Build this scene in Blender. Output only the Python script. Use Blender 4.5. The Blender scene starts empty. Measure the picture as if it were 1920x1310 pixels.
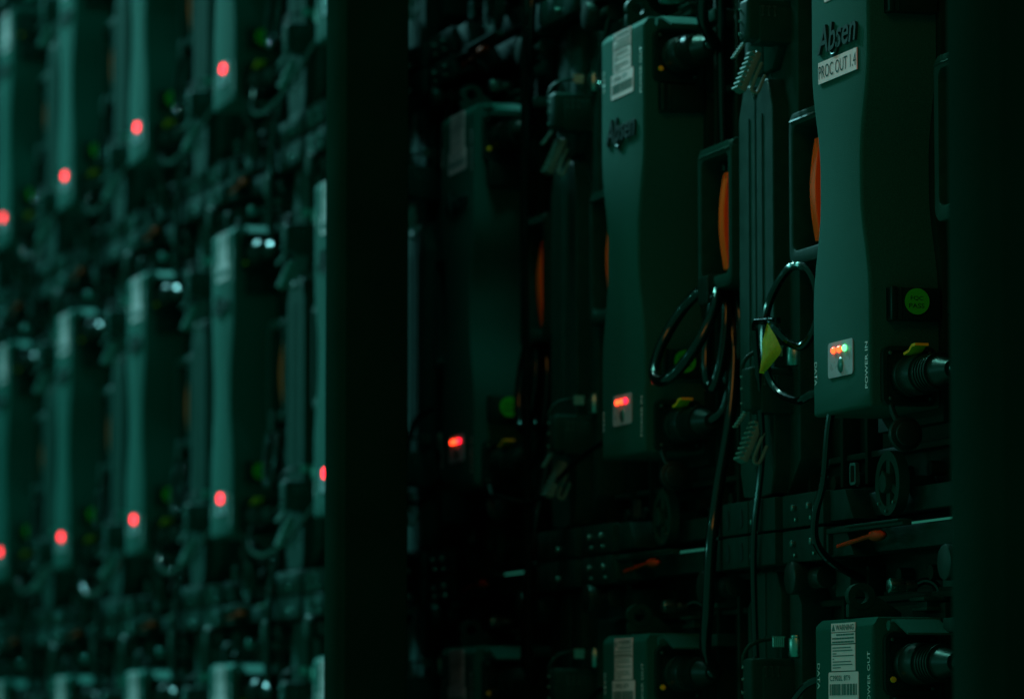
import bpy, bmesh, math, random
from mathutils import Vector, Matrix
random.seed(4)
R = math.radians
scene = bpy.context.scene
PITCH_X, PITCH_Z = 0.5, 0.507          # panel spacing along and up the wall (m)

# ------------------------------------------------------------------ camera
cam_data = bpy.data.cameras.new('camera')
cam = bpy.data.objects.new('camera', cam_data)
scene.collection.objects.link(cam)
scene.camera = cam
TH, PH = 0.0910813, 0.29207017
fwd = Vector((-math.cos(PH)*math.cos(TH), math.sin(PH)*math.cos(TH), math.sin(TH)))
rt = Vector((math.sin(PH), math.cos(PH), 0))
up = rt.cross(fwd)
m = Matrix((rt, up, -fwd)).transposed().to_4x4()
m.translation = Vector((2.81972738, -1.09424828, -0.15440713))
cam.matrix_world = m
cam_data.sensor_width = 36.0
cam_data.sensor_fit = 'HORIZONTAL'
cam_data.lens = 7916/1920*36
cam_data.clip_start = 0.05
cam_data.clip_end = 60
cam_data.dof.use_dof = True
cam_data.dof.focus_distance = 3.02
cam_data.dof.aperture_fstop = 8.6

# ------------------------------------------------------------------ world, lamps, exposure
world = bpy.data.worlds.new('World')
scene.world = world
world.use_nodes = True
bg = world.node_tree.nodes['Background']
bg.inputs['Color'].default_value = (0.11, 1.0, 0.66, 1)
bg.inputs['Strength'].default_value = 0.105

def area(name, loc, target, sx, sy, power, color, spread=180):
    l = bpy.data.lights.new(name, 'AREA')
    l.shape = 'RECTANGLE'; l.size = sx; l.size_y = sy
    l.energy = power; l.color = color; l.spread = R(spread)
    o = bpy.data.objects.new(name, l)
    scene.collection.objects.link(o)
    o.location = loc
    d = Vector(target) - Vector(loc)
    o.rotation_euler = d.to_track_quat('-Z', 'Y').to_euler()
    return o
area('lamp_over_near_panels', (-0.72, -0.12, 1.12), (-0.55, -0.04, 0.1), 0.50, 0.04, 1.15, (0.40, 1.0, 0.86), 110)
area('lamp_left_of_near_panels', (-1.35, -0.60, 1.75), (-0.25, 0, 0.55), 0.16, 0.16, 0.56, (0.34, 1.0, 0.84), 38)
area('lamp_beyond_far_panels', (-7.0, -1.15, 4.7), (-3.0, 0, 1.1), 0.40, 0.40, 32, (0.34, 0.95, 1.0), 36)
area('added_amber_fill', (1.35, -0.95, 1.25), (-0.20, 0.03, 0.27), 0.60, 0.60, 0.25, (1.0, 0.12, 0.015), 34)  # added amber fill that brightens the orange grips, no fixture behind it
area('lamp_small_front', (-1.2, -4.2, 0.55), (-0.5, 0, 0.3), 0.07, 0.07, 2.2, (0.40, 1.0, 0.92))
area('lamp_small_high', (-1.0, -3.6, 1.8), (-0.5, 0, 0.3), 0.07, 0.07, 1.0, (0.40, 1.0, 0.92))
area('lamp_small_far', (-5.6, -3.6, 1.2), (-3.0, 0, 0.3), 0.06, 0.06, 0.8, (0.66, 0.95, 1.0))

area('lamp_small_side', (-1.7, -2.9, 0.35), (-0.5, 0, 0.2), 0.05, 0.05, 1.4, (0.45, 1.0, 0.92))
for lx in (-2.1, -3.3, -4.4):
    area('lamp_small_overhead', (lx, -0.38, 2.15), (lx, 0, 0.3), 0.07, 0.07, 2.6, (0.55, 1.0, 0.92))

vs = scene.view_settings
scene.display_settings.display_device = 'sRGB'
vs.view_transform = 'Standard'
vs.look = 'None'
vs.exposure = 0
vs.gamma = 1
vs.use_curve_mapping = False

# ------------------------------------------------------------------ materials
def material(name, color, rough=0.5, metal=0.0, spec=0.5, coat=0.0, vary=0.0, vscale=60, bump=0.0, bscale=900, emit=None, estr=0, tint=(0.12, 1.0, 0.88)):
    mt = bpy.data.materials.new(name)
    mt.use_nodes = True
    nt = mt.node_tree; b = nt.nodes['Principled BSDF']
    b.inputs['Base Color'].default_value = (*color, 1)
    b.inputs['Roughness'].default_value = rough
    b.inputs['Metallic'].default_value = metal
    b.inputs['Specular IOR Level'].default_value = spec
    b.inputs['Coat Weight'].default_value = coat
    if metal == 0: b.inputs['Specular Tint'].default_value = (*tint, 1)
    tc = nt.nodes.new('ShaderNodeTexCoord')
    if vary:
        n = nt.nodes.new('ShaderNodeTexNoise'); n.inputs['Scale'].default_value = vscale
        n.inputs['Detail'].default_value = 6
        nt.links.new(tc.outputs['Object'], n.inputs['Vector'])
        mx = nt.nodes.new('ShaderNodeMixRGB'); mx.blend_type = 'MIX'
        mx.inputs['Color1'].default_value = (*[c*(1-vary) for c in color], 1)
        mx.inputs['Color2'].default_value = (*[min(1, c*(1+vary)) for c in color], 1)
        nt.links.new(n.outputs['Fac'], mx.inputs['Fac'])
        nt.links.new(mx.outputs['Color'], b.inputs['Base Color'])
        rr = nt.nodes.new('ShaderNodeMapRange')
        rr.inputs['To Min'].default_value = max(0.03, rough-0.12); rr.inputs['To Max'].default_value = min(1, rough+0.12)
        nt.links.new(n.outputs['Fac'], rr.inputs['Value'])
        nt.links.new(rr.outputs['Result'], b.inputs['Roughness'])
    if bump:
        n2 = nt.nodes.new('ShaderNodeTexNoise'); n2.inputs['Scale'].default_value = bscale
        n2.inputs['Detail'].default_value = 3
        nt.links.new(tc.outputs['Object'], n2.inputs['Vector'])
        bp = nt.nodes.new('ShaderNodeBump'); bp.inputs['Strength'].default_value = bump
        bp.inputs['Distance'].default_value = 0.0006
        nt.links.new(n2.outputs['Fac'], bp.inputs['Height'])
        nt.links.new(bp.outputs['Normal'], b.inputs['Normal'])
    if emit:
        b.inputs['Emission Color'].default_value = (*emit, 1)
        b.inputs['Emission Strength'].default_value = estr
    return mt

M = {
 'drape_near': material('dark_green_post', (0.003, 0.030, 0.020), 1.0, spec=0.0, vary=0.3, vscale=9, bump=0.4, bscale=200),
 'cover':  material('textured_cover_plastic', (0.007, 0.112, 0.085), 0.75, spec=0.05, vary=0.6, vscale=1100, bump=0.6, bscale=1800),
 'frame':  material('cast_frame_metal', (0.003, 0.056, 0.042), 0.52, spec=0.12, vary=0.35, vscale=90, bump=0.35, bscale=700),
 'rail':   material('dark_rail_casting', (0.002, 0.046, 0.036), 0.52, spec=0.12, vary=0.4, vscale=120, bump=0.35, bscale=700),
 'plate':  material('dark_back_plate', (0.003, 0.030, 0.020), 0.65, spec=0.1, vary=0.4, vscale=35, bump=0.3, bscale=500),
 'dark':   material('black_moulded_plastic', (0.003, 0.026, 0.019), 0.36, spec=0.4, vary=0.3, vscale=70, bump=0.25, bscale=800),
 'rubber': material('black_rubber', (0.002, 0.018, 0.014), 0.40, spec=0.6, tint=(0.3, 1.0, 0.9), vary=0.3, vscale=110, bump=0.3, bscale=900),
 'cable':  material('glossy_cable_sheath', (0.002, 0.010, 0.008), 0.13, spec=0.8, tint=(0.30, 1.0, 0.92), vary=0.2, vscale=60),
 'metal':  material('nickel_metal', (0.16, 0.56, 0.48), 0.30, metal=1.0, vary=0.2, vscale=200),
 'steel':  material('dull_steel', (0.07, 0.30, 0.26), 0.38, metal=0.9, vary=0.25, vscale=150),
 'orange': material('orange_plastic', (0.95, 0.140, 0.008), 0.5, spec=0.2, vary=0.12, vscale=80),
 'yellow': material('yellow_plastic', (0.78, 0.62, 0.012), 0.5, vary=0.12, vscale=80),
 'tape':   material('yellow_cloth_tape', (0.60, 0.72, 0.02), 0.7, vary=0.25, vscale=300, bump=0.5, bscale=900),
 'green':  material('green_sticker_paper', (0.02, 0.62, 0.02), 0.55, vary=0.08, vscale=60),
 'white':  material('white_sticker_paper', (0.92, 0.78, 0.80), 0.5, vary=0.08, vscale=90),
 'ink':    material('black_ink', (0.004, 0.030, 0.027), 0.5),
 'sticker_ink': material('faded_sticker_ink', (0.05, 0.18, 0.165), 0.5),
 'clip':   material('pale_clip_plastic', (0.07, 0.26, 0.21), 0.45, spec=0.3, vary=0.2, vscale=200),
 'lever':  material('shaded_orange_lever', (0.50, 0.055, 0.004), 0.55, spec=0.2, vary=0.25, vscale=120),  # orange darkened in the colour itself, for the shade the lever sits in
 'print':  material('pale_printed_lettering', (0.62, 0.78, 0.74), 0.5),
 'window': material('smoked_indicator_window', (0.40, 0.52, 0.56), 0.3, spec=0.6, vary=0.15, vscale=150),
 'drape':  material('matt_black_post', (0.003, 0.026, 0.016), 1.0, spec=0.0, vary=0.4, vscale=14, bump=0.4, bscale=200),
 'led_red':   material('lit_red_indicator', (0.3, 0.01, 0.01), 0.3, emit=(1.0, 0.006, 0.024), estr=7),
 'led_hot':   material('lit_orange_indicator', (0.3, 0.05, 0.01), 0.3, emit=(1.0, 0.045, 0.010), estr=6.5),
 'led_green': material('lit_green_indicator', (0.01, 0.3, 0.05), 0.3, emit=(0.10, 1.0, 0.20), estr=3.5),
}

# ------------------------------------------------------------------ mesh helpers
def new(): return bmesh.new()

def link(name, bm, mat, parent=None, smooth=True):
    bmesh.ops.recalc_face_normals(bm, faces=bm.faces)
    me = bpy.data.meshes.new(name)
    bm.to_mesh(me); bm.free()
    me.materials.append(M[mat])
    if smooth:
        me.shade_smooth()
        me.set_sharp_from_angle(angle=R(32))
    o = bpy.data.objects.new(name, me)
    scene.collection.objects.link(o)
    if parent is not None: o.parent = parent
    return o

def tag(o, label=None, cat=None, group=None, kind=None):
    if label: o['label'] = label
    if cat: o['category'] = cat
    if group: o['group'] = group
    if kind: o['kind'] = kind
    return o

def bevelled(sub, off, seg=2):
    if off > 0:
        bmesh.ops.bevel(sub, geom=list(sub.edges), offset=off, segments=seg, profile=0.5, affect='EDGES', clamp_overlap=True)

def merge(bm, sub):
    me = bpy.data.meshes.new('tmp'); sub.to_mesh(me); sub.free()
    bm.from_mesh(me); bpy.data.meshes.remove(me)

def box(bm, x0, x1, y0, y1, z0, z1, bev=0.0, seg=2, rot=None, piv=None):
    s = new()
    bmesh.ops.create_cube(s, size=1)
    for v in s.verts:
        v.co = Vector(((x0+x1)/2+v.co.x*(x1-x0), (y0+y1)/2+v.co.y*(y1-y0), (z0+z1)/2+v.co.z*(z1-z0)))
    bevelled(s, bev, seg)
    if rot:
        p = Vector(piv) if piv else Vector(((x0+x1)/2, (y0+y1)/2, (z0+z1)/2))
        mm = Matrix.Translation(p) @ rot @ Matrix.Translation(-p)
        bmesh.ops.transform(s, matrix=mm, verts=s.verts)
    merge(bm, s)

def cyl(bm, c, axis, r, h, seg=28, r2=None, bev=0.0):
    """cylinder centred at c, running along axis ('x','y','z' or a vector), length h"""
    s = new()
    bmesh.ops.create_cone(s, cap_ends=True, segments=seg, radius1=r, radius2=r if r2 is None else r2, depth=h)
    if bev:
        es = [e for e in s.edges if len(e.link_faces) == 2 and any(len(f.verts) > 4 for f in e.link_faces)]
        bmesh.ops.bevel(s, geom=es, offset=bev, segments=2, profile=0.5, affect='EDGES')
    ax = {'x': Vector((1,0,0)), 'y': Vector((0,1,0)), 'z': Vector((0,0,1))}.get(axis, None) if isinstance(axis, str) else Vector(axis).normalized()
    q = Vector((0,0,1)).rotation_difference(ax).to_matrix().to_4x4()
    bmesh.ops.transform(s, matrix=Matrix.Translation(c) @ q, verts=s.verts)
    merge(bm, s)

def prism(bm, pts, plane, a, b, bev=0.0, seg=2, holes=None):
    """polygon pts in plane 'xz' (extruded in y from a to b), 'yz' (extruded in x) or 'xy' (extruded in z)"""
    s = new()
    def P(p, t):
        return {'xz': (p[0], t, p[1]), 'yz': (t, p[0], p[1]), 'xy': (p[0], p[1], t)}[plane]
    va = [s.verts.new(P(p, a)) for p in pts]
    vb = [s.verts.new(P(p, b)) for p in pts]
    n = len(pts)
    s.faces.new(va); s.faces.new(vb[::-1])
    for i in range(n): s.faces.new((va[i], vb[i], vb[(i+1) % n], va[(i+1) % n]))
    bmesh.ops.recalc_face_normals(s, faces=s.faces)
    if bev:
        es = [e for e in s.edges if e.calc_face_angle(0) > R(25)]
        bmesh.ops.bevel(s, geom=es, offset=bev, segments=seg, profile=0.5, affect='EDGES', clamp_overlap=True)
    merge(bm, s)

def ring(bm, outer, inner, plane, a, b):
    """a closed frame between two outlines with the same number of points"""
    def P(p, t):
        return {'xz': (p[0], t, p[1]), 'yz': (t, p[0], p[1]), 'xy': (p[0], p[1], t)}[plane]
    n = len(outer)
    oa = [bm.verts.new(P(p, a)) for p in outer]; ob = [bm.verts.new(P(p, b)) for p in outer]
    ia = [bm.verts.new(P(p, a)) for p in inner]; ib = [bm.verts.new(P(p, b)) for p in inner]
    for i in range(n):
        j = (i+1) % n
        bm.faces.new((oa[i], oa[j], ia[j], ia[i])); bm.faces.new((ob[i], ib[i], ib[j], ob[j]))
        bm.faces.new((oa[i], ob[i], ob[j], oa[j])); bm.faces.new((ia[i], ia[j], ib[j], ib[i]))

def rrect(x0, x1, z0, z1, r, n=6):
    out = []
    for cx, cz, a0 in ((x1-r, z1-r, 0), (x0+r, z1-r, 90), (x0+r, z0+r, 180), (x1-r, z0+r, 270)):
        for k in range(n+1):
            a = R(a0+90*k/n)
            out.append((cx+r*math.cos(a), cz+r*math.sin(a)))
    return out

def circle(cx, cz, r, n=32, rz=None):
    return [(cx+r*math.cos(2*math.pi*k/n), cz+(rz or r)*math.sin(2*math.pi*k/n)) for k in range(n)]

def spline(pts, sub=8, closed=False):
    P = [Vector(p) for p in pts]; out = []
    n = len(P)
    rng = range(n) if closed else range(n-1)
    for i in rng:
        p0 = P[(i-1) % n] if closed or i > 0 else P[0]*2-P[1]
        p1 = P[i]; p2 = P[(i+1) % n]
        p3 = P[(i+2) % n] if closed or i+2 < n else P[-1]*2-P[-2]
        for k in range(sub):
            t = k/sub
            out.append(0.5*((2*p1)+(-p0+p2)*t+(2*p0-5*p1+4*p2-p3)*t*t+(-p0+3*p1-3*p2+p3)*t**3))
    if not closed: out.append(P[-1])
    return out

def tube(bm, pts, r, seg=12, sub=8, smooth=True, closed=False):
    pts = spline(pts, sub, closed) if smooth else [Vector(p) for p in pts]
    n = len(pts); rings = []
    nrm = None
    for i, p in enumerate(pts):
        a = pts[(i-1) % n] if (closed or i > 0) else pts[i]
        b = pts[(i+1) % n] if (closed or i < n-1) else pts[i]
        t = (b-a).normalized()
        if nrm is None:
            nrm = t.cross(Vector((0.31, 0.2, 0.93))).normalized()
        nrm = (nrm - t*nrm.dot(t)).normalized()
        bi = t.cross(nrm)
        rr = r[min(i, len(r)-1)] if isinstance(r, (list, tuple)) else r
        rings.append([bm.verts.new(p+(nrm*math.cos(2*math.pi*k/seg)+bi*math.sin(2*math.pi*k/seg))*rr) for k in range(seg)])
    m_ = n if closed else n-1
    for i in range(m_):
        A, B = rings[i], rings[(i+1) % n]
        for k in range(seg):
            bm.faces.new((A[k], A[(k+1) % seg], B[(k+1) % seg], B[k]))
    if not closed:
        bm.faces.new(rings[0][::-1]); bm.faces.new(rings[-1])

def text_bm(bm, s, u0, v0, width=None, height=None, ex=0.0002, plane='xz', off=0.0, rot=0, shear=0.0, bold=0.0, space=1.0, flip=1):
    """lettering; (u0,v0) is the lower left corner (before the turn by rot) in the plane; width/height fit the bounding box"""
    cu = bpy.data.curves.new('lettering', 'FONT')
    cu.body = s; cu.size = 1; cu.shear = shear; cu.offset = bold; cu.space_character = space
    cu.extrude = 0
    cu.resolution_u = 4
    ob = bpy.data.objects.new('lettering', cu)
    scene.collection.objects.link(ob)
    dg = bpy.context.evaluated_depsgraph_get(); dg.update()
    me = bpy.data.meshes.new_from_object(ob.evaluated_get(dg))
    bpy.data.objects.remove(ob); bpy.data.curves.remove(cu)
    sb = new(); sb.from_mesh(me); bpy.data.meshes.remove(me)
    xs = [v.co.x for v in sb.verts]; ys = [v.co.y for v in sb.verts]
    x0, x1, y0, y1 = min(xs), max(xs), min(ys), max(ys)
    sx = (width/(x1-x0)) if width else height/(y1-y0)
    sy = (height/(y1-y0)) if height else sx
    ca, sa = math.cos(R(rot)), math.sin(R(rot))
    if ex:
        r_ = bmesh.ops.extrude_face_region(sb, geom=list(sb.faces))
        for v in [g for g in r_['geom'] if isinstance(g, bmesh.types.BMVert)]: v.co.z = 1.0
    for v in sb.verts:
        a, b = (v.co.x-x0)*sx, (v.co.y-y0)*sy
        u, w = u0+a*ca-b*sa, v0+a*sa+b*ca
        t = off+v.co.z*ex*flip
        v.co = Vector({'xz': (u, t, w), 'yz': (t, u, w)}[plane])
    merge(bm, sb)

# ------------------------------------------------------------------ one LED panel (rear side), local origin at its lower middle
# x along the wall, y into the wall (0 = face of the control box), z up
def box_outline(hw_top=0.0565, waist=0.041, z0=0.076, z1=0.4355, grow=0.0):
    pts_r = []
    N = 30
    for k in range(N+1):
        z = z0+(z1-z0)*k/N
        t = abs(z-0.243)/0.088
        if t < 1:
            c = 0.5*(1+math.cos(math.pi*min(1, max(0, (t-0.12)/0.88))))
        else: c = 0
        pts_r.append((hw_top-(hw_top-waist)*c+grow, z))
    pts_r[0] = (pts_r[0][0], z0-grow); pts_r[-1] = (pts_r[-1][0], z1+grow)
    return pts_r + [(-x, z) for x, z in reversed(pts_r)]

def make_panel(name, proto=True):
    root = bpy.data.objects.new(name, None)
    root.empty_display_size = 0.05
    scene.collection.objects.link(root)
    # back plate with stiffening ribs and recesses
    b = new()
    box(b, -0.2485, 0.2485, 0.066, 0.078, 0.0015, 0.5055, 0.001)
    for x in (-0.205, -0.135, -0.085, 0.085, 0.135, 0.205):
        box(b, x-0.003, x+0.003, 0.052, 0.0665, 0.03, 0.477, 0.001)
    for z in (0.052, 0.145, 0.37, 0.452):
        box(b, -0.2, 0.2, 0.055, 0.0668, z-0.0025, z+0.0025, 0.001)
    for x in (-0.16, -0.11, 0.11, 0.16, 0.03, -0.03):
        for z in (0.035, 0.468):
            cyl(b, (x, 0.061, z), 'y', 0.0055, 0.012, 12)
    link('back_plate', b, 'plate', root)
    # side rails: a broad cast base and a raised chamfered bar
    for s in (-1, 1):
        f = new()
        base = [(s*0.2492, 0.022), (s*0.2492, 0.485), (s*0.222, 0.485), (s*0.190, 0.452), (s*0.190, 0.055), (s*0.222, 0.026)]
        prism(f, base, 'xz', 0.040, 0.066, 0.0015)
        bar = [(s*0.2488, 0.028), (s*0.2488, 0.338), (s*0.236, 0.352), (s*0.2235, 0.352), (s*0.2115, 0.328), (s*0.2115, 0.050), (s*0.219, 0.030)]
        prism(f, bar, 'xz', 0.027, 0.0415, 0.0009, 1)
        prism(f, [(s*0.2362, 0.060), (s*0.2362, 0.326), (s*0.2342, 0.326), (s*0.2342, 0.060)], 'xz', 0.0262, 0.0275)
        prism(f, [(s*0.2488, 0.36), (s*0.2488, 0.478), (s*0.226, 0.478), (s*0.2155, 0.462), (s*0.2155, 0.375), (s*0.229, 0.36)], 'xz', 0.033, 0.0415, 0.0018)
        link('side_rail', f, 'frame', root)
    # top and bottom rails with the bolted centre piece
    for zb, zt, q in ((0.0006, 0.0262, 0), (0.4812, 0.5064, 1)):
        f = new()
        box(f, -0.178, 0.178, 0.044, 0.066, zb+0.004, zt-0.004, 0.0015)
        box(f, -0.178, -0.092, 0.0205, 0.0450, zb+0.0004, zt-0.0004, 0.0012)
        box(f, 0.150, 0.178, 0.0215, 0.0450, zb+0.0004, zt-0.0004, 0.0012)
        prism(f, [(-0.0925, zb+0.002), (-0.0925, zt-0.001), (-0.062, zt-0.001), (-0.045, zb+0.002)], 'xz', 0.026, 0.046, 0.0008)
        rail = link('bottom_rail' if q == 0 else 'top_rail', f, 'rail', root)
        for x in ((-0.150, -0.118) if q == 0 else (-0.152, -0.112)):
            s_ = new()
            cyl(s_, (x, 0.019, (zb+zt)/2+0.002), 'y', 0.0026, 0.004, 12, bev=0.0006)
            link('bolt', s_, 'steel', rail)
            s_ = new()
            cyl(s_, (x+0.004, 0.0195, (zb+zt)/2-0.007), 'y', 0.0016, 0.003, 10, bev=0.0005)
            link('stud', s_, 'metal', rail)
    # corner blocks with keyhole slots (right) and plain (left)
    for s in (-1, 1):
        for zb, zt in ((0.0008, 0.0262), (0.4818, 0.5062)):
            f = new()
            x0, x1 = sorted((s*0.2490, s*0.1905))
            box(f, x0, x1, 0.019, 0.0405, zb, zt, 0.0012)
            cb = link('corner_block', f, 'rail', root)
            if s > 0:
                for x in (0.205, 0.236):
                    h = new(); prism(h, [(x-0.0032, zb+0.007), (x-0.0032, zb+0.0135), (x-0.0014, zb+0.019), (x+0.0014, zb+0.019), (x+0.0032, zb+0.0135), (x+0.0032, zb+0.007), (x, zb+0.0045)], 'xz', 0.0182, 0.0195)
                    link('keyhole', h, 'ink', cb)
            else:
                h = new(); cyl(h, (-0.236, 0.0175, zb+0.008), 'y', 0.0022, 0.004, 10, bev=0.0006)
                link('pin', h, 'metal', cb)
    # control box
    b = new()
    s1 = new()
    o = box_outline()
    va = [s1.verts.new((x, 0.0, z)) for x, z in o]
    vb = [s1.verts.new((x, 0.052, z)) for x, z in o]
    fa = s1.faces.new(va); s1.faces.new(vb[::-1])
    n = len(o)
    for i in range(n): s1.faces.new((va[i], vb[i], vb[(i+1) % n], va[(i+1) % n]))
    bmesh.ops.recalc_face_normals(s1, faces=s1.faces)
    topf = [e for e in s1.edges if all(abs(v.co.y) < 1e-6 and v.co.z > 0.4354 for v in e.verts)]
    bmesh.ops.bevel(s1, geom=topf, offset=0.0055, segments=1, affect='EDGES', clamp_overlap=True)
    front = [e for e in s1.edges if all(abs(v.co.y) < 1e-6 for v in e.verts)]
    vert = [e for e in s1.edges if abs(e.verts[0].co.y-e.verts[1].co.y) > 0.01 and e.calc_face_angle(0) > R(60)]
    bmesh.ops.bevel(s1, geom=vert+front, offset=0.0032, segments=3, profile=0.5, affect='EDGES', clamp_overlap=True)
    merge(b, s1)
    cb = link('control_box', b, 'cover', root)
    # the foot the box stands on
    f = new()
    prism(f, box_outline(0.0565, 0.041, 0.072, 0.440, 0.006), 'xz', 0.0525, 0.0665, 0.0012)
    prism(f, box_outline(0.0565, 0.041, 0.070, 0.442, 0.016), 'xz', 0.060, 0.067, 0.0012)
    link('box_foot', f, 'plate', root)
    # raised logo
    b = new()
    text_bm(b, 'Absen', -0.0385, 0.3395, width=0.0765, height=0.0205, ex=0.0024, off=0.0003, shear=0.22, bold=0.012, flip=-1)
    tube(b, [(-0.016, -0.0012, 0.3415), (-0.011, -0.0012, 0.3365), (-0.004, -0.0012, 0.3362), (0.001, -0.0012, 0.341), (0.003, -0.0012, 0.348)], 0.0012, 8, 5)
    link('raised_logo', b, 'ink', cb)
    # warning sticker in three fields
    w = new()
    F = -0.0002
    for z0, z1 in ((0.4262, 0.4325), (0.4178, 0.4256), (0.3985, 0.4170)):
        box(w, -0.0225, 0.0240, F-0.0002, 0.0004, z0, z1)
    ws = link('warning_sticker', w, 'white', cb, smooth=False)
    k = new(); Y = F-0.0004
    text_bm(k, 'WARNING', -0.0130, 0.4272, width=0.035, height=0.0042, off=Y, ex=0.0, bold=0.02)
    prism(k, [(-0.0212, 0.4270), (-0.0178, 0.4318), (-0.0144, 0.4270)], 'xz', Y, Y+0.0001)
    rs = random.Random(3)
    for z in (0.4242, 0.4216, 0.4190):
        x = -0.020 if z < 0.424 else -0.012
        while x < 0.0205:
            wd = rs.uniform(0.002, 0.006); box(k, x, min(x+wd, 0.0222), Y, Y+0.0001, z-0.0006, z+0.0006); x += wd+0.0007
    for z, xe in ((0.4150, 0.016), (0.4129, 0.019), (0.4108, -0.012), (0.4092, 0.0215), (0.4070, -0.017), (0.4050, 0.0165), (0.4029, 0.019), (0.4008, -0.004)):
        x = -0.0195
        while x < xe:
            wd = rs.uniform(0.0015, 0.005); box(k, x, min(x+wd, xe), Y, Y+0.0001, z-0.00035, z+0.00035); x += wd+0.0005
    link('small_print', k, 'sticker_ink', cb, smooth=False)
    # serial label with bar code
    w = new(); prism(w, rrect(-0.0285, 0.0300, 0.3770, 0.3977, 0.0016, 3), 'xz', F-0.0002, 0.0004)
    link('serial_label', w, 'white', cb, smooth=False)
    k = new()
    text_bm(k, 'C3902L 8T9', -0.0255, 0.3915, width=0.040, height=0.0038, off=Y, ex=0.0, bold=0.015)
    x = -0.0258
    while x < 0.0268:
        wd = rs.choice((0.0005, 0.0009, 0.0015, 0.0022)); box(k, x, min(x+wd, 0.0275), Y, Y+0.0001, 0.3812, 0.3892); x += wd+rs.choice((0.0005, 0.0008, 0.0014))
    link('bar_code', k, 'sticker_ink', cb, smooth=False)
    # port lettering
    for wd_, x_, z_, w_, h_, a_ in (('POWER OUT', 0.0520, 0.3730, 0.0385, 0.0052, 90), ('POWER IN', 0.0520, 0.0893, 0.0330, 0.0052, 90),
                                    ('DATA', -0.0512, 0.4045, 0.0185, 0.0050, -90), ('DATA', -0.0530, 0.1160, 0.0170, 0.0050, -90)):
        k = new(); text_bm(k, wd_, x_, z_, width=w_, height=h_, off=-0.0002, ex=0.0, rot=a_, space=1.05, bold=0.01)
        link('port_lettering', k, 'print', cb, smooth=False)
    # indicator window
    k = new(); prism(k, rrect(-0.0246, 0.0242, 0.1018, 0.1273, 0.003, 4), 'xz', -0.0007, 0.0006)
    link('indicator_window', k, 'window', cb, smooth=False)
    k = new()
    s2 = new(); bmesh.ops.create_uvsphere(s2, u_segments=16, v_segments=10, radius=1)
    for v in s2.verts: v.co = Vector((0.001+v.co.x*0.0050, -0.0005+v.co.y*0.0022, 0.1098+v.co.z*0.0058))
    merge(k, s2)
    link('test_button', k, 'steel', cb)
    # sockets on the side of the box
    for z0, z1 in ((0.0765, 0.1185), (0.3805, 0.4245)):
        k = new()
        prism(k, rrect(0.0075, 0.0475, z0, z1, 0.006, 5), 'yz', 0.0555, 0.0600, 0.001)
        ring(k, rrect(0.0075, 0.0475, z0, z1, 0.006, 5), rrect(0.0105, 0.0445, z0+0.003, z1-0.003, 0.005, 5), 'yz', 0.0600, 0.0625)
        cyl(k, (0.064, 0.028, (z0+z1)/2), 'x', 0.0150, 0.012, 28, bev=0.001)
        sk = link('power_socket', k, 'dark', root)
        k = new()
        if z0 > 0.2:
            cyl(k, (0.0632, 0.0128, 0.3915), 'x', 0.0022, 0.002, 16, bev=0.0004)
            link('yellow_dot', k, 'yellow', sk)
        k = new()
        for y in (0.0125, 0.0425):
            for z in (z0+0.005, z1-0.005):
                if z0 > 0.2 and y < 0.02 and z < 0.39: continue
                k = new(); cyl(k, (0.0630, y, z), 'x', 0.0014, 0.0016, 10, bev=0.0003)
                link('screw', k, 'steel', sk)
    # blocks on the side of the box
    for z0, z1 in ((0.137, 0.160), (0.3565, 0.3790)):
        k = new()
        box(k, 0.055, 0.0650, 0.0125, 0.0505, z0, z1, 0.0012)
        box(k, 0.055, 0.0665, 0.0125, 0.0170, z0-0.0005, z1+0.0005, 0.0008)
        box(k, 0.055, 0.0660, 0.0195, 0.0210, z0, z1, 0.0005)
        sb_ = link('hinge_block', k, 'dark', root)
    # mirrored blocks and data ports on the far side
    for z0, z1 in ((0.137, 0.160), (0.3565, 0.3790)):
        k = new(); box(k, -0.065, -0.055, 0.0125, 0.0505, z0, z1, 0.0012)
        link('side_block', k, 'dark', root)
    for z in (0.098, 0.395):
        k = new(); cyl(k, (-0.060, 0.024, z), 'x', 0.0125, 0.012, 24, bev=0.001)
        link('data_socket', k, 'dark', root)
    # hanging rubber cap
    k = new()
    cyl(k, (0.0700, 0.0205, 0.0560), 'x', 0.0122, 0.006, 32, bev=0.0012)
    cyl(k, (0.0740, 0.0205, 0.0560), 'x', 0.0088, 0.004, 32, bev=0.0008)
    tube(k, [(0.061, 0.0135, 0.0775), (0.064, 0.0135, 0.0725), (0.067, 0.0145, 0.0675), (0.069, 0.0165, 0.0625)], 0.0022, 8, 5)
    cyl(k, (0.0765, 0.0255, 0.0555), 'x', 0.0010, 0.002, 8)
    link('rubber_cap', k, 'rubber', root)
    # carrying handles
    for s in (-1, 1):
        k = new()
        x0, x1 = sorted((s*0.1035, s*0.1850))
        ring(k, rrect(x0, x1, 0.2010, 0.3180, 0.011, 6), rrect(x0+0.0085, x1-0.0085, 0.2120, 0.3080, 0.007, 6), 'xz', 0.030, 0.052)
        bmesh.ops.recalc_face_normals(k, faces=k.faces)
        es = [e for e in k.edges if e.calc_face_angle(0) > R(60)]
        bmesh.ops.bevel(k, geom=es, offset=0.0014, segments=2, profile=0.5, affect='EDGES')
        ring(k, rrect(x0-0.004, x1+0.004, 0.197, 0.322, 0.012, 6), rrect(x0+0.007, x1-0.007, 0.2105, 0.3095, 0.007, 6), 'xz', 0.0515, 0.0665)
        prism(k, [(0.0286, 0.3110), (0.0345, 0.3192), (0.042, 0.3192), (0.042, 0.3110)], 'yz', x0+0.003, x1-0.003, 0.0006, 1)
        hd = link('handle', k, 'frame', root)
        # curved grip with an orange cheek
        g = new()
        arc = []
        N = 18
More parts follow.
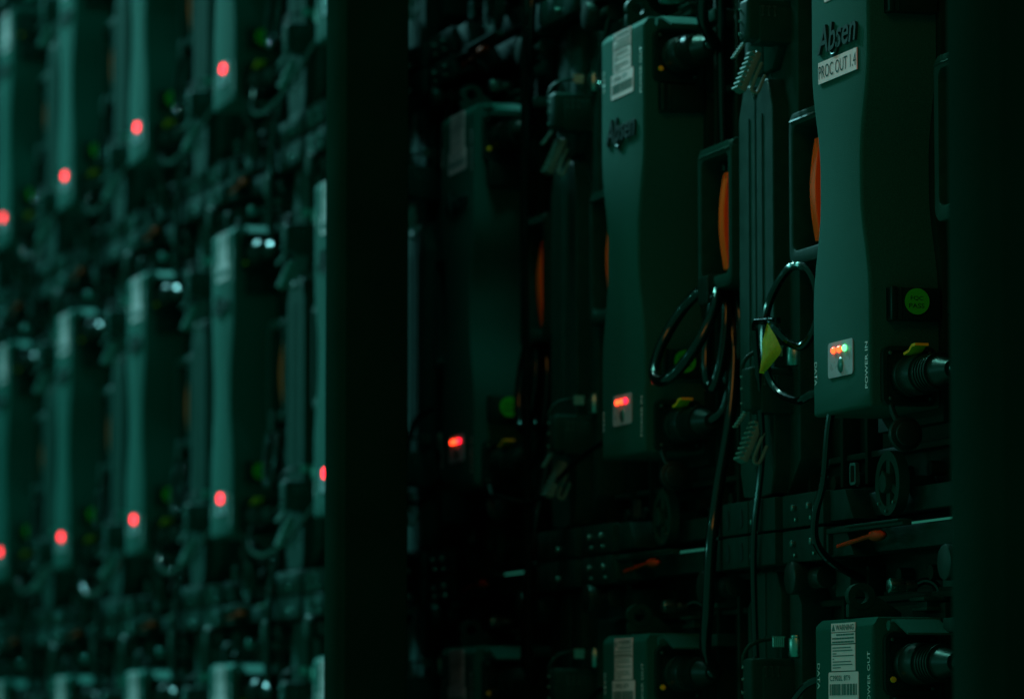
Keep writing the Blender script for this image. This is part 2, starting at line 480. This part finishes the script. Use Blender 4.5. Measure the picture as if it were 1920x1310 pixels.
        for i in range(N+1):
            t = i/N
            arc.append((0.0390-0.0042*math.sin(math.pi*t), 0.2170+0.0790*t))
        back = [(0.0422, 0.2960), (0.0422, 0.2170)]
        xc = s*0.147
        prism(g, arc+back, 'yz', xc-0.006, xc+0.006, 0.0006, 1)
        link('grip', g, 'orange', hd)
        g = new(); box(g, xc-0.0075, xc+0.0062, 0.0424, 0.052, 0.2100, 0.3090, 0.001)
        link('grip_core', g, 'dark', hd)
    # lock blocks by the left rail, with three T slots and a ribbed clip below each
    for z0, z1, low in ((0.0930, 0.1262, 1), (0.3790, 0.4112, 0)):
        k = new()
        box(k, -0.2265, -0.2060, 0.0050, 0.0500, z0, z1, 0.0030, 3)
        box(k, -0.2285, -0.2040, 0.0140, 0.0480, z0-0.002, z1-0.006, 0.0015)
        lb = link('lock_block', k, 'frame' if not low else 'frame', root)
        for y in (0.0165, 0.0215, 0.0265):
            k = new()
            zt = z1-0.0065
            box(k, -0.2050, -0.2037, y-0.0004, y+0.0004, zt-0.0070, zt, 0)
            box(k, -0.2050, -0.2036, y-0.0014, y+0.0014, zt-0.0006, zt+0.0006, 0)
            cyl(k, (-0.2037, y, zt-0.0070), 'x', 0.0010, 0.0008, 10)
            link('slot', k, 'steel', lb)
        for i, z in enumerate((z1-0.007, z1-0.016, z0+0.006)):
            k = new(); cyl(k, (-0.2225, 0.0052, z), 'y', 0.0010, 0.0035, 8, bev=0.0003)
            link('screw', k, 'metal', lb)
        k = new()
        tube(k, [(-0.2265, 0.0062, z1-0.006), (-0.2265, 0.0070, z1+0.003), (-0.2262, 0.0125, z1+0.0105), (-0.2258, 0.0240, z1+0.0145), (-0.2255, 0.0400, z1+0.0150)], 0.0016, 8, 6)
        link('bail_wire', k, 'frame', lb)
        # ribbed clip, leaning outwards
        k = new()
        zc = z0-0.024; rt_ = Matrix.Rotation(R(-24), 4, 'X')
        piv = (-0.2185, 0.010, zc)
        box(k, -0.2262, -0.2120, 0.0075, 0.0125, zc-0.0170, zc+0.0170, 0.0010, 2, rt_, piv)
        for i in range(8):
            z = zc-0.0155+i*0.0043
            box(k, -0.2262, -0.2120, 0.0045, 0.0080, z-0.0011, z+0.0011, 0.0005, 1, rt_, piv)
        hook = []
        for (hy, hz) in ((0.0150, 0.010), (0.0152, -0.008), (0.0165, -0.0135), (0.0195, -0.0140), (0.0212, -0.0115), (0.0213, 0.002)):
            a_ = R(24); py_, pz_ = hy-0.010, hz
            hook.append((-0.2120, 0.010+py_*math.cos(a_)+pz_*math.sin(a_), zc-py_*math.sin(a_)+pz_*math.cos(a_)))
        tube(k, hook, 0.0015, 8, 5)
        link('ribbed_clip', k, 'clip', lb)
        k = new()
        for i in range(6):
            a = R(20); 
            cyl(k, (-0.2262, 0.0005+i*0.0016, z0-0.0115+i*0.0022), 'x', 0.0011, 0.008, 8)
        link('spring', k, 'clip', lb)
        # plated latch pin on top
        k = new()
        cyl(k, (-0.2000, 0.0400, z1+0.0080), 'z', 0.0066, 0.0145, 20, bev=0.0008)
        cyl(k, (-0.2000, 0.0400, z1+0.0160), 'z', 0.0050, 0.0030, 20, bev=0.0008)
        pn = link('latch_pin', k, 'metal', lb)
        k = new()
        for i in range(6):
            cyl(k, (-0.2065, 0.0235+i*0.0016, z1+0.0125), 'z', 0.0007, 0.0080, 8)
        box(k, -0.2078, -0.2060, 0.0225, 0.0330, z1+0.0155, z1+0.0168, 0.0003)
        link('latch_spring', k, 'metal', lb)
    # levelling wheel at the foot of the box
    k = new()
    ring(k, circle(0.0190, 0.0245, 0.0232, 40), circle(0.0190, 0.0245, 0.0165, 40), 'xz', 0.0270, 0.0350)
    box(k, 0.0155, 0.0225, 0.0275, 0.0345, 0.006, 0.043, 0.0006)
    box(k, 0.0010, 0.037, 0.0280, 0.0340, 0.0215, 0.0275, 0.0006, 1, Matrix.Rotation(R(28), 4, 'Y'))
    cyl(k, (0.0190, 0.0270, 0.0245), 'y', 0.0072, 0.008, 20, bev=0.0008)
    cyl(k, (0.0190, 0.0450, 0.0245), 'y', 0.0060, 0.034, 16)
    link('levelling_wheel', k, 'frame', root)
    for a in (225, 270, 315):
        k = new(); cyl(k, (0.0190+0.0198*math.cos(R(a)), 0.0262, 0.0245+0.0198*math.sin(R(a))), 'y', 0.0011, 0.002, 8)
        link('wheel_pin', k, 'metal', root)
    # small clear clip by the wheel
    k = new()
    ring(k, rrect(-0.052, -0.040, 0.027, 0.043, 0.002, 3), rrect(-0.050, -0.042, 0.029, 0.041, 0.001, 3), 'xz', 0.026, 0.029)
    link('wire_clip', k, 'steel', root)
    # recessed lock lever in the top rail
    k = new()
    box(k, -0.0915, 0.058, 0.0225, 0.0300, 0.5000, 0.5040, 0.0008)
    box(k, -0.0450, 0.058, 0.0190, 0.0300, 0.5026, 0.5044, 0.0006)
    box(k, -0.0915, -0.0870, 0.0225, 0.030, 0.4850, 0.5000, 0.0006)
    link('lever_housing', k, 'frame', root)
    k = new()
    tube(k, [(-0.078, 0.0270, 0.4905), (-0.050, 0.0262, 0.4925), (-0.022, 0.0255, 0.4945), (-0.004, 0.0250, 0.4955)], [0.0018]*14+[0.0021]*20, 8, 5)
    s2 = new(); bmesh.ops.create_uvsphere(s2, u_segments=18, v_segments=12, radius=1)
    for v in s2.verts: v.co = Vector((0.004+v.co.x*0.0145, 0.0250+v.co.y*0.0048, 0.4950+v.co.z*0.0043))
    merge(k, s2)
    link('lock_lever', k, 'lever', root)
    # round bosses on the top rail
    for x in (-0.150, 0.150):
        k = new(); cyl(k, (x, 0.0250, 0.4700), 'y', 0.0125, 0.020, 28, bev=0.002)
        cyl(k, (x+0.018, 0.0330, 0.4700), 'x', 0.0085, 0.030, 20, bev=0.001)
        link('locating_boss', k, 'dark', root)
    # hanging eye above the box
    k = new()
    n_ = 28
    outer = []
    for i in range(n_):
        a = 2*math.pi*i/n_
        outer.append((0.0135+0.0105*math.cos(a), 0.4515+0.0095*math.sin(a)))
    inner = circle(0.0135, 0.4515, 0.0052, n_)
    ring(k, outer, inner, 'yz', -0.004, 0.003)
    prism(k, [(0.0035, 0.4365), (0.0035, 0.4460), (0.0110, 0.4440), (0.0190, 0.4450), (0.0235, 0.4525), (0.0300, 0.4490), (0.0440, 0.4400), (0.0440, 0.4365)], 'yz', -0.0035, 0.0025, 0.0006)
    link('hanging_eye', k, 'frame', root)
    # plated connector above the box and its short lead
    k = new()
    cyl(k, (0.020, 0.0330, 0.4585), 'y', 0.0052, 0.012, 20, bev=0.0006)
    cyl(k, (0.020, 0.0430, 0.4585), 'y', 0.0042, 0.010, 20, bev=0.0005)
    for i in range(10):
        a = R(36*i); box(k, 0.020+0.0052*math.cos(a)-0.0004, 0.020+0.0052*math.cos(a)+0.0004, 0.028, 0.037, 0.4585+0.0052*math.sin(a)-0.0004, 0.4585+0.0052*math.sin(a)+0.0004)
    link('round_connector', k, 'metal', root)
    k = new()
    tube(k, [(0.020, 0.046, 0.4585), (0.024, 0.054, 0.462), (0.030, 0.060, 0.458), (0.034, 0.062, 0.446), (0.036, 0.0620, 0.430)], 0.0026, 10, 6)
    link('short_lead', k, 'cable', root)
    k = new()
    box(k, 0.026, 0.054, 0.040, 0.062, 0.4470, 0.4500, 0.0010)
    box(k, 0.026, 0.054, 0.042, 0.060, 0.4400, 0.4430, 0.0010)
    box(k, 0.030, 0.050, 0.044, 0.058, 0.4420, 0.4480, 0.0005)
    link('terminal_block', k, 'frame', root)
    # pale module connectors low on the plate
    for x0, x1, z0, z1 in ((0.088, 0.118, 0.455, 0.476), (-0.118, -0.088, 0.455, 0.476), (0.088, 0.118, 0.424, 0.434)):
        k = new(); box(k, x0, x1, 0.040, 0.067, z0, z1, 0.001)
        link('module_plug', k, 'frame', root)
    return root

proto = make_panel('led_panel')

def child(o, n):
    for c in o.children:
        if c.name.split('.')[0] == n: return c

def copy_tree(o, parent=None):
    c = o.copy(); scene.collection.objects.link(c)
    c.parent = parent
    for ch in list(o.children): copy_tree(ch, c)
    return c

# lights behind the window and the round pass sticker differ from panel to panel
def led(colors, xs=(-0.0125, -0.0015, 0.0095)):
    out = []
    for x, cname in zip(xs, colors):
        k = new(); s2 = new()
        bmesh.ops.create_uvsphere(s2, u_segments=14, v_segments=10, radius=1)
        for v in s2.verts: v.co = Vector((x+v.co.x*(0.0036 if len(colors) > 1 else 0.0100), -0.0010+v.co.y*0.0018, 0.1213+v.co.z*(0.0024 if len(colors) > 1 else 0.0056)))
        merge(k, s2)
        out.append(link('indicator_light', k, cname, None))
    return out

def pass_sticker():
    k = new(); prism(k, circle(0.0318, 0.1500, 0.0093, 40), 'yz', 0.0663, 0.0668)
    g = link('pass_sticker', k, 'green', None, smooth=False)
    k = new()
    text_bm(k, 'FQC', 0.0268, 0.1505, width=0.0095, height=0.0032, off=0.0670, ex=0.0, plane='yz')
    text_bm(k, 'PASS', 0.0256, 0.1453, width=0.0115, height=0.0032, off=0.0670, ex=0.0, plane='yz')
    t = link('sticker_lettering', k, 'ink', g, smooth=False)
    return g

stick0 = pass_sticker()
leds = {'rrg': led(('led_hot', 'led_hot', 'led_green')), 'rrr': led(('led_hot', 'led_hot', 'led_red')), 'far': led(('led_red',), (-0.0015,))}

cells = [(n, 0) for n in range(9)] + [(n, -1) for n in range(9)] + [(n, 1) for n in range(2, 9)]
ordn = ['first', 'second', 'third', 'fourth', 'fifth', 'sixth', 'seventh', 'eighth', 'ninth']
rown = {0: 'middle row', -1: 'bottom row', 1: 'top row'}
panels = {}
rr_ = random.Random(9)
for (n, r) in cells:
    root = proto if (n, r) == (0, 0) else None
    if root is None: continue
for (n, r) in cells:
    root = proto if (n, r) == (0, 0) else copy_tree(proto)
    root.location = (-PITCH_X*n, 0, PITCH_Z*r + (0.003 if (n, r) == (3, 1) else 0))
    panels[(n, r)] = root
for (n, r), root in panels.items():
    cb = child(root, 'control_box')
    key = 'rrg' if (n, r) == (0, 0) else ('rrr' if n < 3 else 'far')
    for l in (leds[key] if (n, r) != (3, 1) else []):
        c = l.copy(); scene.collection.objects.link(c); c.parent = cb
    s = stick0.copy(); scene.collection.objects.link(s); s.parent = [c for c in root.children if c.name.startswith('hinge_block')][0]
    # sub-part lettering rides in the sticker's own mesh level
    s['label'] = 'round green sticker reading FQC PASS'
    st = stick0.children[0].copy(); scene.collection.objects.link(st); st.parent = s.parent
    where = 'right of the black post' if n < 3 else 'left of the black post'
    if (n, r) == (0, 0): lab = 'dark panel back with taped label PROC OUT 1.4 and a green lit indicator'
    elif n < 3:
        lab = {(1, 0): 'dark panel back with a big glossy cable loop beside its control box, middle row',
               (2, 0): 'dim panel back just right of the black post, middle row, one red light',
               (0, -1): 'panel back at bottom right, only its warning sticker and POWER OUT end showing',
               (1, -1): 'panel back in bottom row directly below the one with the big cable loop',
               (2, -1): 'dim panel back in bottom row just right of the black post',
               (2, 1): 'dim panel back in top row just right of the black post, orange lever showing'}[(n, r)]
    else:
        lab = '%s panel back to the left of the black post, %s' % (ordn[n-3], rown[r])
    tag(root, lab, 'led panel', 'LED wall panels seen from behind')
for grp in leds.values():
    for l in grp: bpy.data.objects.remove(l)
bpy.data.objects.remove(stick0.children[0]); bpy.data.objects.remove(stick0)

# typed label taped on the nearest box only
cb0 = child(proto, 'control_box')
k = new(); box(k, -0.0390, 0.0376, -0.0012, -0.0004, 0.3182, 0.3340)
tp = link('taped_label', k, 'white', cb0, smooth=False)
k = new(); text_bm(k, 'PROC OUT 1.4', -0.0375, 0.3215, width=0.0738, height=0.0095, off=-0.0014, ex=0.0)
link('label_lettering', k, 'ink', cb0, smooth=False)

# ------------------------------------------------------------------ cables
def thing(name, loc, label, cat, group=None):
    o = bpy.data.objects.new(name, None); o.empty_display_size = 0.03
    scene.collection.objects.link(o); o.location = loc
    return tag(o, label, cat, group)

def plug(bm, x, y, z, L=0.052, droop=0.0):
    """round locking plug pushed on to a side socket, pointing along +x"""
    ax = Vector((1, 0.10, -droop)).normalized()
    c = Vector((x, y, z))
    cyl(bm, c+ax*0.010, ax, 0.0145, 0.020, 28, bev=0.0015)
    cyl(bm, c+ax*0.031, ax, 0.0128, 0.024, 28, 0.0112, bev=0.001)
    for i in range(5):
        cyl(bm, c+ax*(0.0245+i*0.004), ax, 0.0134, 0.0018, 28)
    cyl(bm, c+ax*0.050, ax, 0.0112, 0.018, 24, 0.0065)
    return c+ax*0.058

def power_cable(n, r, coil=0, upper=True, seed=0):
    """lead from the POWER IN of panel (n,r) down to the POWER OUT of the panel under it"""
    rs = random.Random(seed)
    t = thing('power_cable', (-PITCH_X*n, 0, PITCH_Z*r), '', 'cable', 'power cables looped between panels')
    k = new(); e1 = plug(k, 0.066, 0.028, 0.0975); p1 = link('plug', k, 'dark', t)
    k = new(); prism(k, [(0.074, 0.1128), (0.083, 0.1140), (0.089, 0.1175), (0.096, 0.1178), (0.096, 0.1160), (0.090, 0.1155), (0.084, 0.1122), (0.074, 0.1110)], 'xz', 0.018, 0.028)
    # the latch lies across the plug
    link('plug_latch', k, 'yellow', p1)
    k = new(); e2 = plug(k, 0.066, 0.028, 0.4025-PITCH_Z); p2 = link('plug', k, 'dark', t)
    k = new(); prism(k, [(0.0665, 0.4335-PITCH_Z), (0.0720, 0.4335-PITCH_Z), (0.0980, 0.4235-PITCH_Z), (0.0980, 0.4220-PITCH_Z), (0.0715, 0.4320-PITCH_Z), (0.0665, 0.4320-PITCH_Z)], 'xz', 0.010, 0.044)
    cyl(k, (0.069, 0.0100, 0.4290-PITCH_Z), 'y', 0.0035, 0.006, 14)
    link('plug_flap', k, 'cover', p2)
    cx = (0.131 if n < 2 else 0.143)+rs.uniform(-0.003, 0.003); top = 0.208
    if coil:
        tilt = coil
        # strap round the lower bar of the handle
        st = new()
        box(st, cx-0.010, cx+0.012, 0.0255, 0.0560, 0.2010, 0.2135, 0.0010)
        box(st, cx-0.011, cx+0.012, 0.0245, 0.0275, 0.1900, 0.2120, 0.0010)
        link('strap', st, 'dark', t)
        c = new()
        turns = 3
        for i in range(turns):
            f = i/(turns-1)
            ang = R((tilt if i == 0 else tilt*0.35*(1-f))+2)
            rz = (0.0455 if tilt > 10 else 0.040)+rs.uniform(-0.002, 0.003) - 0.004*f
            rx = (0.034 if tilt > 10 and i == 0 else 0.015)+rs.uniform(-0.002, 0.002)
            a_dir = Vector((0.02, -math.sin(ang), -math.cos(ang)))
            y0 = 0.032+f*0.018
            topv = Vector((cx-0.004+i*0.003, y0, top-0.002))
            cen = topv+a_dir*rz
            pts = [cen - a_dir*rz*math.cos(2*math.pi*j/14) + Vector((1, 0.15, 0))*rx*math.sin(2*math.pi*j/14) for j in range(14)]
            tube(c, pts, 0.0046, 14, 6, closed=True)
        link('coil', c, 'cable', t)
        c = new()
        tube(c, [e1, e1+Vector((0.012, 0.008, 0.012)), (cx+0.014, 0.046, 0.150), (cx+0.006, 0.044, 0.185), (cx, 0.036, top-0.004)], 0.0040, 12, 10)
        sw = rs.uniform(-0.004, 0.004)
        tube(c, [(cx+0.002, 0.040, top-0.004), (cx+0.012, 0.047, 0.16), (cx+0.022+sw, 0.0400, 0.10), (cx+0.040, 0.0240, 0.045), (cx+0.052, 0.0135, 0.0), (cx+0.044, 0.0130, -0.050), (cx+0.018, 0.0200, -0.088), (e2.x+0.006, e2.y+0.002, -0.1035), e2], 0.0050, 12, 12)
        link('sheath', c, 'cable', t)
    else:
        c = new()
        sw = rs.uniform(-0.004, 0.004)
        tube(c, [e1, e1+Vector((0.010, 0.004, -0.006)), (0.143, 0.040, 0.06), (0.141+sw, 0.044, 0.0), (0.139, 0.040, -0.06), e2+Vector((0.010, 0.004, 0.006)), e2], 0.0042, 12, 12)
        link('sheath', c, 'cable', t)
    return t

for n in range(0, 9):
    for r in (0, 1):
        if r == 1 and n < 1: continue
        coil = 0
        if n >= 1: coil = 26 if n == 1 else 4
        t = power_cable(n, r, coil, seed=n*7+r)
        if (n, r) == (1, 0): lab = 'glossy black cable coiled in a wide tilted loop hung by a strap'
        elif (n, r) == (0, 0): lab = 'thick cable plugged into POWER IN beside the FQC PASS sticker at far right'
        elif n < 3: lab = {(1, 1): 'black cable dropping from above into the upper plug of the panel with the wide loop',
                           (2, 0): 'bundled cable coil hanging below the handle just right of the black post, middle row',
                           (2, 1): 'dim cable running down at top just right of the black post'}[(n, r)]
        else: lab = 'coiled cable on the %s panel left of the black post, %s' % (ordn[n-3], rown[r])
        t['label'] = lab

# data leads (world positions)
def lead(name, pts, rad, label, group='data cables on the wall', loc=None, boot=None, sub=10):
    t = thing(name, pts[0], label, 'cable', group)
    P = [Vector(p)-Vector(pts[0]) for p in pts]
    c = new(); tube(c, P, rad, 10, sub); link('sheath', c, 'cable', t)
    if boot is not None:
        c = new(); d = (P[0]-P[1]).normalized()
        cyl(c, P[0]+Vector(boot), (1, 0, 0), 0.0075, 0.016, 18, 0.0062, bev=0.0008)
        cyl(c, P[0]+Vector(boot)-Vector((0.012, 0, 0)), (1, 0, 0), 0.0045, 0.012, 14, 0.0062)
        link('plug', c, 'steel', t)
    return t
# from the left port of the nearest box up to the loop with the yellow flag
lead('data_cable', [(-0.082, 0.020, 0.0985), (-0.0965, 0.014, 0.0965), (-0.1049, 0.010, 0.0935), (-0.1217, 0.010, 0.0935), (-0.1558, 0.0100, 0.1026), (-0.1770, 0.009, 0.1200), (-0.1810, 0.008, 0.150), (-0.172, 0.0100, 0.1749), (-0.1604, 0.020, 0.1963), (-0.146, 0.028, 0.196), (-0.128, 0.030, 0.180), (-0.120, 0.028, 0.155), (-0.132, 0.022, 0.1365), (-0.150, 0.016, 0.140), (-0.168, 0.012, 0.152)],
     0.0032, 'thin black data cable looped left of the PROC OUT box, carrying the yellow tape', boot=(0.004, 0.002, 0.0005))
lead('data_cable', [(-0.1655, 0.004, 0.1570), (-0.182, 0.002, 0.1580), (-0.196, 0.006, 0.150), (-0.206, 0.012, 0.120), (-0.215, 0.018, 0.06), (-0.222, 0.014, 0.0), (-0.228, 0.016, -0.06), (-0.232, 0.022, -0.2), (-0.230, 0.024, -0.36), (-0.225, 0.020, -0.5)], 0.0026,
     'thin cable running down the rail from the tie by the yellow tape')
base1 = Vector((-0.5, 0, 0))
lead('data_cable', [base1+Vector(p) for p in ((-0.082, 0.020, 0.0965), (-0.0928, 0.014, 0.0945), (-0.1604, 0.010, 0.0816), (-0.2543, 0.008, 0.0566), (-0.303, 0.008, 0.0535), (-0.360, 0.010, 0.0590), (-0.4205, 0.012, 0.0658), (-0.4818, 0.015, 0.0580), (-0.53, 0.02, 0.035))],
     0.0026, 'thin data cable sagging leftwards from the box beside the wide cable loop', boot=(0.004, 0.003, 0.0012))
base2 = Vector((-1.0, 0, 0))
lead('data_cable', [base2+Vector(p) for p in ((-0.082, 0.020, 0.0965), (-0.105, 0.012, 0.090), (-0.16, 0.008, 0.072), (-0.215, 0.010, 0.082), (-0.235, 0.014, 0.12), (-0.215, 0.018, 0.155), (-0.17, 0.022, 0.165))],
     0.0030, 'dim data cable curving by the single red light right of the black post', boot=(0.004, 0.002, 0.0012))
for n, r in [(n, r) for r in (0, 1) for n in range(3, 9)]:
    bs = Vector((-0.5*n, 0, PITCH_Z*r)); rq = random.Random(n*3+r)
    sag = rq.uniform(0.025, 0.05)
    lead('data_cable', [bs+Vector(p) for p in ((-0.082, 0.020, 0.0965), (-0.0908, 0.012, 0.0932), (-0.20, 0.008, 0.098-sag), (-0.3118, 0.008, 0.085-sag), (-0.3900, 0.010, 0.095-sag), (-0.428, 0.020, 0.0900))],
         0.0030, 'thin data cable sagging from the %s panel left of the black post, %s' % (ordn[n-3], rown[r]), boot=(0.004, 0.002, 0.0012))
for n in range(0, 9):
    for r in (-1, 0):
        bs = Vector((-0.5*n, 0, PITCH_Z*r)); rq = random.Random(n*5+r)
        q = rq.uniform(-0.01, 0.01)
        if r == -1:
            P_ = ((-0.082, 0.020, 0.3950), (-0.094, 0.014, 0.3930), (-0.112, 0.010, 0.386), (-0.132+q, 0.010, 0.368), (-0.142+q, 0.014, 0.335), (-0.138, 0.022, 0.29), (-0.125, 0.035, 0.25))
            w_ = 'data cable curving down on'
        else:
            P_ = ((-0.082, 0.020, 0.3950), (-0.094, 0.016, 0.3970), (-0.110, 0.016, 0.404), (-0.121+q/2, 0.020, 0.430), (-0.122+q/2, 0.030, 0.47), (-0.118, 0.042, 0.52))
            w_ = 'thin data cable rising from'
        if n < 3: who = {0: 'the PROC OUT panel', 1: 'the panel with the wide cable loop', 2: 'the dim panel beside the black post'}[n]
        else: who = 'the %s panel left of the black post' % ordn[n-3]
        if r == -1 and n < 3: who = {0: 'the bottom right panel', 1: 'the panel under the wide cable loop', 2: 'the dim bottom panel by the black post'}[n]
        elif r == -1: who += ', bottom row'
        else: who += ', middle row'
        if n < 3: who = who.replace(', middle row', '')
        lead('data_cable', [bs+Vector(p) for p in P_], 0.0026, w_+' '+who, boot=(0.004, 0.002, -0.0004))
# thin dark lead below the nearest box
lead('thin_cable', [(-0.026, 0.010, 0.110), (-0.0319, 0.003, 0.0715), (-0.0413, 0.002, 0.0295), (-0.0634, 0.004, 0.0075), (-0.0740, 0.008, -0.0131), (-0.083, 0.024, -0.028), (-0.088, 0.050, -0.040)], 0.0030,
     'thin dark cable slanting down under the PROC OUT box past the rail', 'loose cables')
# long drops
for x, y, lab in ((-0.800, 0.008, 'long upright cable just right of the dim middle panels'),
                  (-0.378, 0.046, 'long upright cable behind the right handle of the panel with the wide loop')):
    zs = [1.1, 0.8, 0.55, 0.30, 0.05, -0.2, -0.45]
    rq = random.Random(int(-x*1000))
    if x == -0.378: zs = [1.1, 0.8, 0.62, 0.5, 0.42, 0.34, 0.30]
    lead('upright_cable', [(x+rq.uniform(-0.004, 0.004), y+rq.uniform(-0.002, 0.002), z) for z in zs], 0.0038, lab, 'upright cables')
# tie and yellow tape flag
k = new(); box(k, -0.1800, -0.1400, -0.0012, 0.0012, 0.1560, 0.1584, 0.0006, 1, Matrix.Rotation(R(4), 4, 'Y'))
cyl(k, (-0.150, 0.004, 0.1560), 'z', 0.0055, 0.004, 16)
tag(link('cable_tie', k, 'cable'), 'black plastic tie closing the small data cable loop above the yellow tape', 'cable tie')
k = new()
rowsv = []
TOP, LU, LB, RC = Vector((-0.1476, 0.1535)), Vector((-0.1655, 0.1400)), Vector((-0.1625, 0.1170)), Vector((-0.1200, 0.1300))
for i in range(13):
    t = i/12
    L = TOP.lerp(LU, t/0.34) if t < 0.34 else LU.lerp(LB, (t-0.34)/0.66)
    Rr = (TOP+Vector((0.002, -0.0005))).lerp(RC, t/0.62) if t < 0.62 else RC.lerp(LB+Vector((0.006, 0.0012)), (t-0.62)/0.38)
    if t < 0.62: Rr = Rr+Vector((0.0030, 0.0))*math.sin(math.pi*t/0.62)
    rowv = []
    for j in range(9):
        q_ = L.lerp(Rr, j/8)
        y = 0.0012*math.sin(5*j/8+3*t)-0.002*(1-j/8)+(0.0040 if j == 0 else 0)-0.001
        rowv.append(k.verts.new((q_.x, y, q_.y)))
    rowsv.append(rowv)
for i in range(12):
    for j in range(8): k.faces.new((rowsv[i][j], rowsv[i+1][j], rowsv[i+1][j+1], rowsv[i][j+1]))
g_ = bmesh.ops.solidify(k, geom=list(k.faces), thickness=0.0004)
tag(link('tape_flag', k, 'tape'), 'yellow cloth tape flag folded round the data cable left of the PROC OUT box', 'tape')

# ------------------------------------------------------------------ upright posts in front of the wall
k = new(); box(k, -0.600, -0.532, -0.2300, -0.1755, -0.9, 1.9, 0.003)
tag(link('black_post', k, 'drape'), 'wide matt black post standing before the wall between the bright and the dim panels', 'post')
k = new(); box(k, 0.560, 0.640, -0.1525, 0.02, -0.9, 1.9, 0.006)
tag(link('dark_post', k, 'drape_near'), 'dark green-black post close to the lens at the right edge', 'post')

k = new()  # added sheet hidden behind the post, keeps light off the near panels
N = 26; A0 = Vector((-0.585, -0.203, 0)); B0 = Vector((-1.315, 0.015, 0)); dv = B0-A0; nv = Vector((-dv.y, dv.x, 0)).normalized()
va = []; vb = []
for i in range(N+1):
    t = i/N; o_ = 0.006*math.sin(t*34)*min(1, 4*t)
    p = A0+dv*t+nv*o_
    va.append((p.x, p.y)); q = p+nv*0.004; vb.append((q.x, q.y))
prism(k, va+vb[::-1], 'xy', -0.9, 0.62)
tag(link('light_block_sheet', k, 'drape'), 'unseen black sheet added behind the black post to block light from the panels', 'drape')
